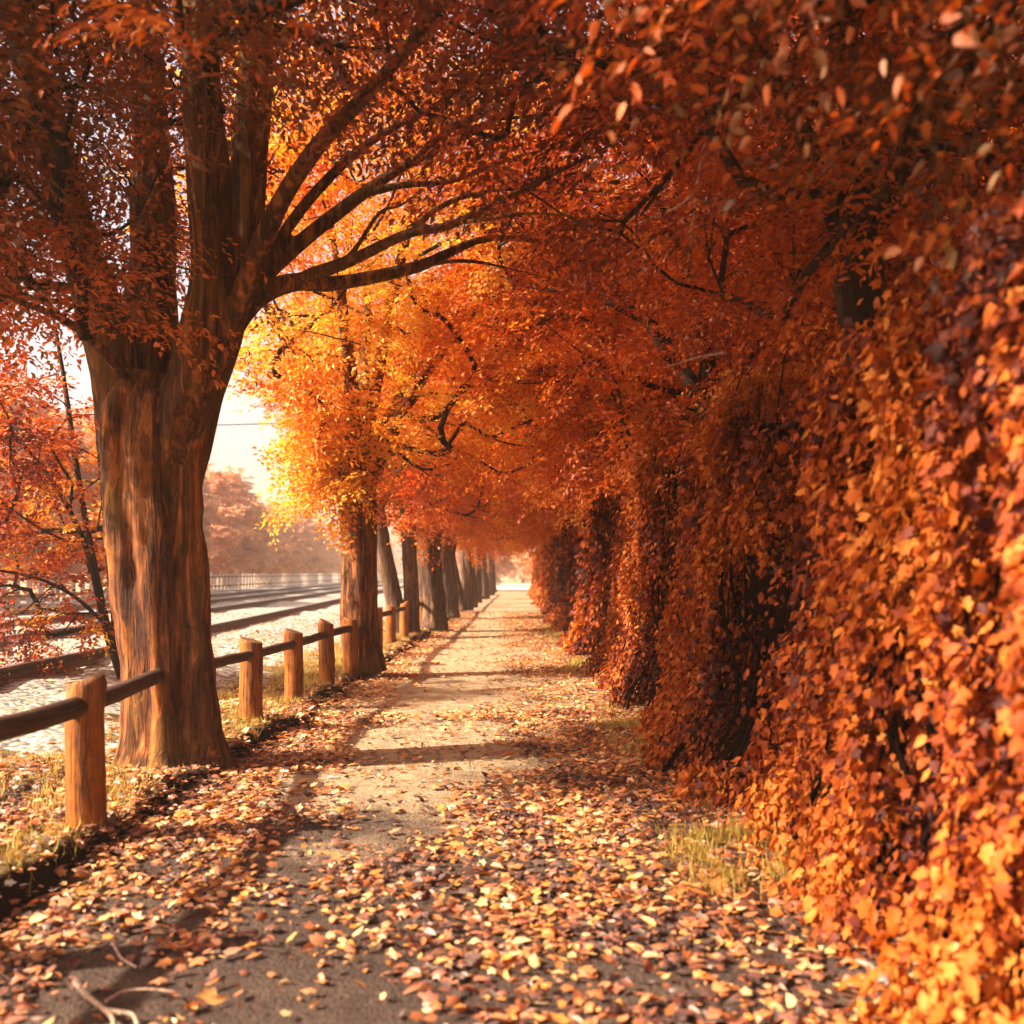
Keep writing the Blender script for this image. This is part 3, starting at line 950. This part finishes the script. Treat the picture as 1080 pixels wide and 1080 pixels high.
def hedge(y0, y1, top, dens, size, tmpl, label, seed, gaps=(), tint=0.5, core=True, out=0.0):
    r = np.random.default_rng(seed)
    e = empty('creeper_hedge', (1.7, (y0 + y1) / 2, 0.03), label, 'hedge', 'creeper hedges beside the path')
    loc = np.array(e.location)
    topf = lambda y: top + 0.2 * n_h3(y) - sum(1.9 * d * np.exp(-((y - g) / (w * 1.2)) ** 2) for g, w, d in gaps)
    # woody inside
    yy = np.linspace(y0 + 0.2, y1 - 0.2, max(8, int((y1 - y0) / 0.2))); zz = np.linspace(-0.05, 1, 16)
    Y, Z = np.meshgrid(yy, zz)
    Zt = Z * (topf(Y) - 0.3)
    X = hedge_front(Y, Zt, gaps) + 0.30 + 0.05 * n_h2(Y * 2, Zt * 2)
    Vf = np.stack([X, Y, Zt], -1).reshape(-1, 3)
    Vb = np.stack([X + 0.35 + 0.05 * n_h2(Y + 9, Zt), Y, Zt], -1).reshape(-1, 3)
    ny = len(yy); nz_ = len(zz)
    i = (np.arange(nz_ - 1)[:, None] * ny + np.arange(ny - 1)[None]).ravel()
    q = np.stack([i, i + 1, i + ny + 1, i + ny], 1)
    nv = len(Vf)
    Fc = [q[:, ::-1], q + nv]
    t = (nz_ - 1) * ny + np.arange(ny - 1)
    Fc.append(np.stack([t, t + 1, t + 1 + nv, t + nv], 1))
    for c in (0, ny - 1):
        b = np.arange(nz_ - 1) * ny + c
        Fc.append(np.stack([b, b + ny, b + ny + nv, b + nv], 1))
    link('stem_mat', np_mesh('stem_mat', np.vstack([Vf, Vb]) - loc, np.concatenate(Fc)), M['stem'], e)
    # loose climbing stems
    s = Soup()
    for _ in range(int((y1 - y0) * 9.0)):
        yb = r.uniform(y0, y1); h = topf(yb) * r.uniform(0.6, 1.08)
        zs = np.linspace(0, h, 9); yc = yb + np.cumsum(r.normal(0, 0.05, 9))
        xc = hedge_front(yc, zs, gaps) + r.uniform(0.02, 0.26)
        V, Fcc = tube(catmull(np.stack([xc, yc, zs], 1), 3), np.linspace(r.uniform(0.008, 0.02), 0.004, 25), 5, None, False)
        s.add(V - loc, Fcc)
    link('stems', s.mesh('stems'), M['stem'], e)
    # leaves
    n = int((y1 - y0) * top * dens)
    y = r.uniform(y0, y1, n); zt = topf(y); z = r.uniform(0.0, 1.0, n) ** 0.95 * (zt + 0.1)
    depth = r.random(n) ** 1.6 * 0.42 - 0.06
    # holes in the leaf cover where the dark inside shows
    hole = n_hg(y, z * 0.45) + 0.6 * n_h2(y * 1.3, z * 0.6)
    k = hole < 0.45 + r.normal(0, 0.18, n) + 0.5 * np.exp(-(z / 0.35) ** 2)
    y, z, depth, zt = y[k], z[k], depth[k], zt[k]
    n = len(y)
    x = hedge_front(y, z, gaps) + depth - out
    # rounded-over top
    tz = np.clip((z - (zt - 0.35)) / 0.45, 0, 1)
    x = x + 0.5 * tz ** 2 * r.random(n) + 0.06 * tz
    P = np.stack([x, y, z + 0.02], 1)
    N = np.stack([-np.ones(n), np.zeros(n), 0.5 * np.ones(n)], 1) + r.normal(0, 0.75, (n, 3))
    X = np.stack([-0.35 * np.ones(n), np.zeros(n), -0.9 * np.ones(n)], 1) + r.normal(0, 0.45, (n, 3))
    S = size * np.minimum(np.exp(r.normal(-0.05, 0.33, n)), 1.5)
    strand = (r.random(n) < 0.05) & (y > 2.6)                            # loose shoots standing off the wall
    P[strand, 0] -= r.uniform(0.03, 0.16, strand.sum())
    ti = tint + 0.17 * n_ht(y, z) + r.normal(0, 0.24, n) + 0.16 * np.exp(-(z / 0.5) ** 2)
    P = P - loc
    sel = r.random(n) < 0.55
    cu = r.uniform(0.3, 2.4, n)
    a = leaves('a', P[sel], X[sel], N[sel], S[sel], ti[sel], tmpl, cu[sel])
    sel = ~sel
    b = leaves('b', P[sel], X[sel], N[sel], S[sel] * 1.05, ti[sel], OVATE, cu[sel] * 1.3)
    bm = bmesh.new(); bm.from_mesh(a); bm.from_mesh(b)
    me = bpy.data.meshes.new('foliage'); bm.to_mesh(me); bm.free()
    bpy.data.meshes.remove(a); bpy.data.meshes.remove(b)
    link('foliage', me, M['leaf_hedge'], e)
    return e


hedge(1.35, 14.2, 2.75, 5600, 0.048, LOBED, 'nearest creeper hedge, orange leaves with dark gaps, filling the right side', 91, [(5.2, 0.45, 0.30), (8.9, 0.3, 0.3), (3.4, 0.2, 0.18), (12.0, 0.25, 0.2)], 0.56)
hedge(15.7, 36.0, 2.8, 1500, 0.095, LOBED, 'middle creeper hedge, darker red column of leaves past the break', 92, [(21.0, 0.5, 0.3), (28, 0.5, 0.3)], 0.36, out=0.1)
hedge(37.0, 72.0, 2.8, 500, 0.16, LEAF4, 'farthest creeper hedge, glowing golden orange near the end of the path', 93, [(50, 0.6, 0.3)], 0.72, out=0.1)

# ------------------------------------------------------------------ rail fence
FENCES = 'log rail fences between path and tracks'


def post(parent, x, y, z0, h, rad, r):
    P = [[x, y, z0 - 0.1], [x, y, z0 + 0.02], [x + r.normal(0, .004), y, z0 + h * 0.4], [x + r.normal(0, .006), y, z0 + h * 0.75], [x + r.normal(0, .01), y, z0 + h - 0.02], [x, y, z0 + h]]
    nz_ = Noise(int(r.integers(1e6)), 0.6, 6, 3)
    V, Fc = tube(np.array(P), np.array([rad, rad, rad * 0.985, rad * 0.98, rad * 0.975, rad * 0.90]), 28, lambda i, th, p: 1 + 0.014 * nz_(np.cos(th), np.sin(th), p[2] + 0 * th))
    s = Soup(); s.add(V - np.array(parent.location), Fc)
    me = s.mesh('post')
    o = link('post', me, [M['post'], M['post_end']], parent)
    for p in me.polygons:
        if p.normal.z > 0.7:
            p.material_index = 1
            p.use_smooth = False
    return o


def rail(parent, a, b, rad, r):
    a, b = np.array(a, float), np.array(b, float)
    ts = np.linspace(0, 1, 7)[:, None]
    P = a + (b - a) * ts + r.normal(0, 0.0025, (7, 3)) * np.array([1, 0, 1])
    nz_ = Noise(int(r.integers(1e6)), 0.5, 6, 3)
    V, Fc = tube(P, np.full(7, rad) * r.uniform(0.93, 1.05), 16, lambda i, th, p: 1 + 0.018 * nz_(np.cos(th), 0.3 * p[1] + 0 * th, np.sin(th)))
    s = Soup(); s.add(V - np.array(parent.location), Fc)
    return link('rail', s.mesh('rail'), M['rail_wood'], parent)


r = np.random.default_rng(101)
p1 = at(91, 868, 0.10)
f1 = empty('rail_fence', p1, 'near end of the log rail fence, one thick post left of the massive trunk', 'fence', FENCES)
post(f1, p1[0], p1[1], 0.10, 0.75, 0.098, r)
px_, py_ = -2.28, 3.25
post(f1, px_, py_, 0.10, 0.75, 0.098, r)
zr = 0.715
rail(f1, (px_ - 0.02, py_ - 1.6, zr), (px_, py_ + 0.05, zr), 0.05, r)
rail(f1, (px_, py_, zr), (p1[0] - 0.01, p1[1], zr), 0.052, r)
rail(f1, (p1[0] + 0.01, p1[1], zr), (bx + 0.03, by - 0.36, zr - 0.01), 0.052, r)
base_pts = [at(265, 761, 0.10), at(310, 739.5, 0.10), at(344.5, 720.5, 0.10), at(370, 709, 0.10)]
f2 = empty('rail_fence', base_pts[0], 'long log rail fence running from the massive trunk into the distance', 'fence', FENCES)
pts = list(base_pts)
y = base_pts[-1][1] + 1.75
while y < 66:
    pts.append((-2.33 + 0.004 * (y - 13) + r.normal(0, 0.015), y, 0.10))
    y += 1.7 if y < 30 else 2.0
prev = (bx + 0.12, by + 0.30, zr)
for q in pts:
    hh = 0.72 + r.normal(0, 0.012)
    post(f2, q[0], q[1], 0.10, hh, 0.096 + r.normal(0, 0.003), r)
    rail(f2, prev, (q[0], q[1] + 0.02, zr - 0.03 + r.normal(0, 0.006)), 0.045, r)
    prev = (q[0], q[1] - 0.02, zr - 0.03)

# ------------------------------------------------------------------ railway tracks
def track(x15a, x15b, label):
    e = empty('railway_track', ((x15a + x15b) / 2, 15, 0.3), label, 'railway track', 'railway tracks')
    loc = np.array(e.location)
    prof = np.array([[-.075, 0], [.075, 0], [.075, .015], [.012, .03], [.012, .115], [.036, .125], [.036, .16], [-.036, .16], [-.036, .125], [-.012, .115], [-.012, .03], [-.075, .015]])
    for x15 in (x15a, x15b):
        yv = np.array([2.0, 20, 60, 120, 190])
        V = np.concatenate([np.stack([x15 - 0.06 * (yy - 15) + prof[:, 0] * 1.25, np.full(12, yy), 0.30 + prof[:, 1] * 1.05], 1) for yy in yv]) - loc
        Fc = np.concatenate([np.stack([i * 12 + np.arange(12), (i + 1) * 12 + np.arange(12), (i + 1) * 12 + (np.arange(12) + 1) % 12, i * 12 + (np.arange(12) + 1) % 12], 1) for i in range(4)])
        me = np_mesh('rail', V, Fc, False)
        link('rail', me, [M['rust'], M['steel']], e)
        mi = np.zeros(len(me.polygons), np.int32); mi[np.arange(4) * 12 + 6] = 1
        me.polygons.foreach_set('material_index', mi)
    return e


track(-5.44, -7.73, 'rusty railway track nearest the log fence, on pale gravel')
track(-9.9, -12.2, 'rusty railway track farther from the log fence, before the white paling fence')

# white paling fence beyond the tracks
wf = empty('paling_fence', (-16.2, 15, 0.28), 'long white paling fence with gaps on the far side of the tracks', 'fence')
loc = np.array(wf.location)
box = np.array([[-1, -1, 0], [1, -1, 0], [1, 1, 0], [-1, 1, 0], [-1, -1, 1], [1, -1, 1], [1, 1, 1], [-1, 1, 1]], float)
bf = np.array([[0, 3, 2, 1], [4, 5, 6, 7], [0, 1, 5, 4], [1, 2, 6, 5], [2, 3, 7, 6], [3, 0, 4, 7]])
s = Soup(); y = 28.0; k = 0
while y < 185:
    h = 1.12 + r.normal(0, 0.03)
    V = box * [0.03, 0.17, h] + [-0.06 * (y - 15), y - 15, 0]
    if k < 100:
        s1 = Soup(); s1.add(V, bf)
        link('paling', s1.mesh('paling', False), M['white_wood'], wf)
    else:
        s.add(V, bf)
    y += 0.95; k += 1
tag(link('far_palings', s.mesh('far_palings', False), M['white_wood'], wf), kind='stuff')
for zc in (0.3, 0.88):
    s = Soup(); V = box * [0.025, 1, 0.09]
    V = V + [0.06, 0, zc]
    V[:, 1] = np.where(box[:, 1] < 0, 0.5, 170.5); V[:, 0] -= 0.06 * V[:, 1]
    s.add(V, bf)
    link('fence_rail', s.mesh('fence_rail', False), M['post'], wf)

# overhead wire and span
s = Soup()
for (a, b, sag) in (((-24, 31, 6.1), (-2.0, 30, 6.35), 0.12),):
    ts = np.linspace(0, 1, 25)
    P = np.array(a)[None] * (1 - ts)[:, None] + np.array(b)[None] * ts[:, None]
    P[:, 2] -= sag * 4 * ts * (1 - ts)
    V, Fc = tube(P, np.full(25, 0.018), 6)
    s.add(V, Fc)
tag(link('overhead_wire', s.mesh('overhead_wire'), M['cable']), 'thin dark overhead wire strung across above the tracks', 'wire')

# ------------------------------------------------------------------ fallen leaves
r = np.random.default_rng(111)
n_l1 = Noise(112, 1.3); n_l2 = Noise(113, 0.45)


def litter_density(x, y):
    right = sstep(-0.9, 0.5, x)
    d = 0.50 + 0.5 * right + 0.28 * n_l1(x, y) + 0.2 * n_l2(x, y)
    d = d + 0.55 * np.exp(-((x + 1.78) / 0.28) ** 2)                  # drift along the kerb edge
    d = d - 0.85 * np.exp(-((x + 0.80) / 0.62) ** 2) * sstep(4.2, 5.6, y)
    d = d - 0.75 * np.exp(-((x + 0.72) / 0.36) ** 2 - ((y - 3.2) / 1.0) ** 2) - 0.55 * np.exp(-((x + 1.45) / 0.28) ** 2 - ((y - 3.2) / 0.6) ** 2)
    d = np.where(x < -2.0, 0.40 + 0.3 * n_l1(x, y), d)
    return np.clip(d, 0.07, 1.15)


def scatter(n, x0, x1, y0, y1, p=1.0):
    y = y0 + (y1 - y0) * r.random(n) ** p
    return r.uniform(x0, x1, n), y


def surf(x, y):
    return np.where(x > -1.9, 0.008 * n_g2(x, y) + 0.09 * sstep(1.0, 1.7, x), gz(x, y)) + np.where(x < -2.95, 0.015, 0)


def ground_leaves(name, x, y, size, tmpl, lift, tilt, label):
    k = r.random(len(x)) < litter_density(x, y)
    k &= ~((np.hypot(x - bx, y - by) < 0.42))
    x, y = x[k], y[k]; n = len(x)
    P = np.stack([x, y, surf(x, y) + 0.006 + lift * r.random(n)], 1)
    a = r.uniform(0, 2 * PI, n)
    N = np.stack([r.normal(0, tilt, n), r.normal(0, tilt, n), np.ones(n)], 1)
    X = np.stack([np.cos(a), np.sin(a), r.normal(0.05, 0.15, n)], 1)
    ti = 0.41 + 0.15 * n_l2(x + 5, y) + r.normal(0, 0.27, n)
    ti = ti + 0.2 * sstep(5, 10, y) + r.choice([0, 0.3, -0.3], n, p=[0.6, 0.2, 0.2])
    S = size * np.minimum(np.exp(r.normal(-0.12, 0.45, n)), 1.55); cu = r.uniform(-1.2, 2.6, n)
    if isinstance(tmpl[0], tuple):
        bm = bmesh.new(); pick = r.integers(0, 2, n)
        for q in (0, 1):
            sl = pick == q
            me = leaves('tmp', P[sl], X[sl], N[sl], S[sl], ti[sl], tmpl[q], cu[sl])
            bm.from_mesh(me); bpy.data.meshes.remove(me)
        me = bpy.data.meshes.new(name); bm.to_mesh(me); bm.free()
    else:
        me = leaves(name, P, X, N, S, ti, tmpl, cu)
    o = link(name, me, M['litter'])
    return tag(o, label, 'fallen leaves', None, 'stuff')


x, y = scatter(70000, -3.4, 1.75, 1.9, 9.5, 0.9)
ground_leaves('fallen_leaves', x, y, 0.046, (LOBED, LEAF6), 0.024, 0.5, 'near carpet of curled orange and brown leaves strewn over the path')
x, y = scatter(95000, -3.3, 1.7, 9.3, 34, 0.9)
ground_leaves('fallen_leaves', x, y, 0.052, LEAF4, 0.02, 0.25, 'far carpet of orange leaves strewn over the path')
x, y = scatter(9000, -9.5, -3.2, 3.5, 26, 1.0)
ground_leaves('fallen_leaves', x, y, 0.07, LEAF4, 0.012, 0.3, 'scattered leaves on the gravel beside the tracks')

# leaf piles against the verge edge are part of the litter; dry grass
def grass(name, x, y, hgt, label):
    n = len(x)
    P = np.stack([x, y, surf(x, y) - 0.005], 1)
    a = r.uniform(0, 2 * PI, n)
    X = np.stack([0.5 * np.cos(a), 0.5 * np.sin(a), np.ones(n)], 1) + r.normal(0, 0.2, (n, 3))
    N = np.stack([np.cos(a), np.sin(a), np.zeros(n)], 1) + r.normal(0, 0.3, (n, 3))
    o = link(name, leaves(name, P, X, N, hgt * r.uniform(0.5, 1.2, n), 0.5 + 0.2 * n_l1(x, y) + r.normal(0, 0.2, n), BLADE), M['grass'])
    return tag(o, label, 'grass', None, 'stuff')


def tufts(n, per, xf, y0, y1, p, spread):
    ty = y0 + (y1 - y0) * r.random(n) ** p
    tx = xf(n, ty)
    x = np.repeat(tx, per) + r.normal(0, spread, n * per)
    y = np.repeat(ty, per) + r.normal(0, spread, n * per)
    return x, y


x, y = tufts(1300, 22, lambda n, ty: -2.2 - 1.1 * r.random(n) ** 1.2, 2.2, 34, 1.3, 0.05)
k = (x < -2.12) & (np.hypot(x - bx, y - by) > 0.5)
grass('grass', x[k], y[k], 0.09, 'dry yellow grass on the raised verge along the log fence')
x, y = tufts(1700, 26, lambda n, ty: 0.82 + 0.45 * r.random(n), 4.2, 26, 1.25, 0.09)
k = n_l1(x * 0.8 + 3, y * 0.8) + 0.6 * n_l2(x, y) + r.normal(0, 0.25, len(x)) > 0.45
x, y = x[k], y[k]
grass('grass', x, y, 0.10, 'dry yellow grass along the foot of the hedge')

# ------------------------------------------------------------------ sticks and vines
def twig(name, lines, rads, mat, label, cat, group=None):
    s = Soup()
    for P, r0 in zip(lines, rads):
        C = catmull(P, 5)
        nz_ = Noise(int(r.integers(1e6)), 0.1, 5, 3)
        V, Fc = tube(C, np.linspace(r0, r0 * 0.45, len(C)), 7, lambda i, th, p: 1 + 0.1 * nz_(np.cos(th) * .1, np.sin(th) * .1, p[1] + 0 * th))
        s.add(V, Fc)
    return tag(link(name, s.mesh(name), mat), label, cat, group)


g = lambda px, py, z=0.03: np.array(at(px, py, z))
twig('fallen_stick', [[g(80, 1034, .05), g(92, 1050), g(112, 1066), g(120, 1078), g(118, 1100)], [g(112, 1066), g(128, 1068), g(140, 1070), g(146, 1085)], [g(92, 1052), g(84, 1062), g(82, 1072)]],
     [0.011, 0.008, 0.006], M['stick'], 'bleached forked stick at the bottom edge of the path', 'stick', 'fallen sticks')
twig('fallen_stick', [[g(88, 985, .05), g(104, 991), g(118, 994), g(128, 1010), g(144, 1020)], [g(118, 993), g(100, 1000), g(92, 1004)]],
     [0.008, 0.006], M['stick'], 'smaller kinked stick lying just behind the bleached forked one', 'stick', 'fallen sticks')
twig('fallen_stick', [[g(112, 1056), g(130, 1046), g(155, 1043), g(186, 1046)]], [0.006], M['vine'], 'thin curved reddish twig on the bare path', 'stick', 'fallen sticks')
twig('hanging_vine', [[np.array(pt(*p)) for p in ((738, 40, 6.3), (741, 70, 6.2), (746, 105, 6.1), (744, 145, 6.1), (736, 190, 6.1), (730, 240, 6.1), (724, 290, 6.1))]],
     [0.012], M['vine'], 'long pale vine hanging down before the dark red crown', 'vine')
twig('bare_twig', [[np.array(pt(*p)) for p in ((736, 200, 6.2), (715, 218, 6.4), (690, 228, 6.6), (668, 238, 6.8))]],
     [0.009], M['vine'], 'pale twig reaching sideways from the hanging vine', 'twig', 'bare twigs above the hedge')
twig('bare_twig', [[np.array(pt(*p)) for p in ((765, 372, 5.9), (740, 376, 5.9), (722, 381, 5.95), (700, 388, 6.0))]],
     [0.009], M['vine'], 'pale twig sticking out of the top of the nearest hedge', 'twig', 'bare twigs above the hedge')

# ------------------------------------------------------------------ haze
HAZE = 0.0012
bpy.ops.mesh.primitive_cube_add(size=1)
hz = bpy.context.object
hz.name = 'haze'
hz.scale = (440, 330, 19.5)
hz.location = (-10, 135, 19.5 / 2 - 1.2)
m, nt, out = new_mat('haze_air')
pv = nt.nodes.new('ShaderNodeVolumePrincipled')
pv.inputs['Color'].default_value = (1.0, 0.90, 0.80, 1)
pv.inputs['Density'].default_value = HAZE
pv.inputs['Anisotropy'].default_value = 0.25
nt.links.new(pv.outputs[0], out.inputs['Volume'])
hz.data.materials.append(m)
tag(hz, 'warm thin haze in the air', 'haze', None, 'stuff')

# ------------------------------------------------------------------ light, sky, camera
EL, AZ = math.radians(35), math.atan2(-0.96, -0.27)      # towards the sun: left, a little behind
sd = Vector((math.cos(EL) * math.sin(AZ), math.cos(EL) * math.cos(AZ), math.sin(EL)))
L = bpy.data.lights.new('sun', 'SUN')
L.energy = 5.0; L.angle = math.radians(1.2); L.color = (1.0, 0.84, 0.63)
lo = bpy.data.objects.new('sun', L); COL.objects.link(lo)
lo.rotation_euler = sd.to_track_quat('Z', 'Y').to_euler()

w = bpy.data.worlds.new('World'); SC.world = w
w.use_nodes = True
nt = w.node_tree
bg = nt.nodes['Background']
sky = nt.nodes.new('ShaderNodeTexSky')
sky.sky_type = 'NISHITA'; sky.sun_disc = False
sky.sun_elevation = EL; sky.sun_rotation = AZ
sky.dust_density = 4.0; sky.air_density = 1.0
warm = mixc(nt, 1.0, sky.outputs[0], (1.25, 0.90, 0.72), 'MULTIPLY')
veil = mixc(nt, 1.0, warm, (0.45, 0.38, 0.29), 'ADD')      # thin bright cloud veil
nt.links.new(veil, bg.inputs['Color'])
bg.inputs['Strength'].default_value = 0.085

cam = bpy.data.cameras.new('camera')
cam.sensor_width = 36.0
cam.lens = 36.0 * F
cam.shift_x = -5.0 / 1080.0
cam.shift_y = 65.0 / 1080.0
cam.clip_start = 0.05; cam.clip_end = 3000
cam.dof.use_dof = True
cam.dof.focus_distance = 8.5
cam.dof.aperture_fstop = 1.6
co = bpy.data.objects.new('camera', cam); COL.objects.link(co)
co.location = (0, 0, H); co.rotation_euler = (PI / 2, 0, 0)
SC.camera = co

SC.view_settings.view_transform = 'Standard'
SC.view_settings.look = 'None'
SC.view_settings.gamma = 1.0
SC.view_settings.exposure = 1.95
SC.render.engine = 'CYCLES'
cy_ = SC.cycles
cy_.use_denoising = True
cy_.max_bounces = 7
cy_.diffuse_bounces = 4
cy_.glossy_bounces = 2
cy_.transmission_bounces = 5
cy_.volume_bounces = 1
cy_.transparent_max_bounces = 4
cy_.caustics_reflective = False
cy_.caustics_refractive = False
cy_.sample_clamp_indirect = 6.0
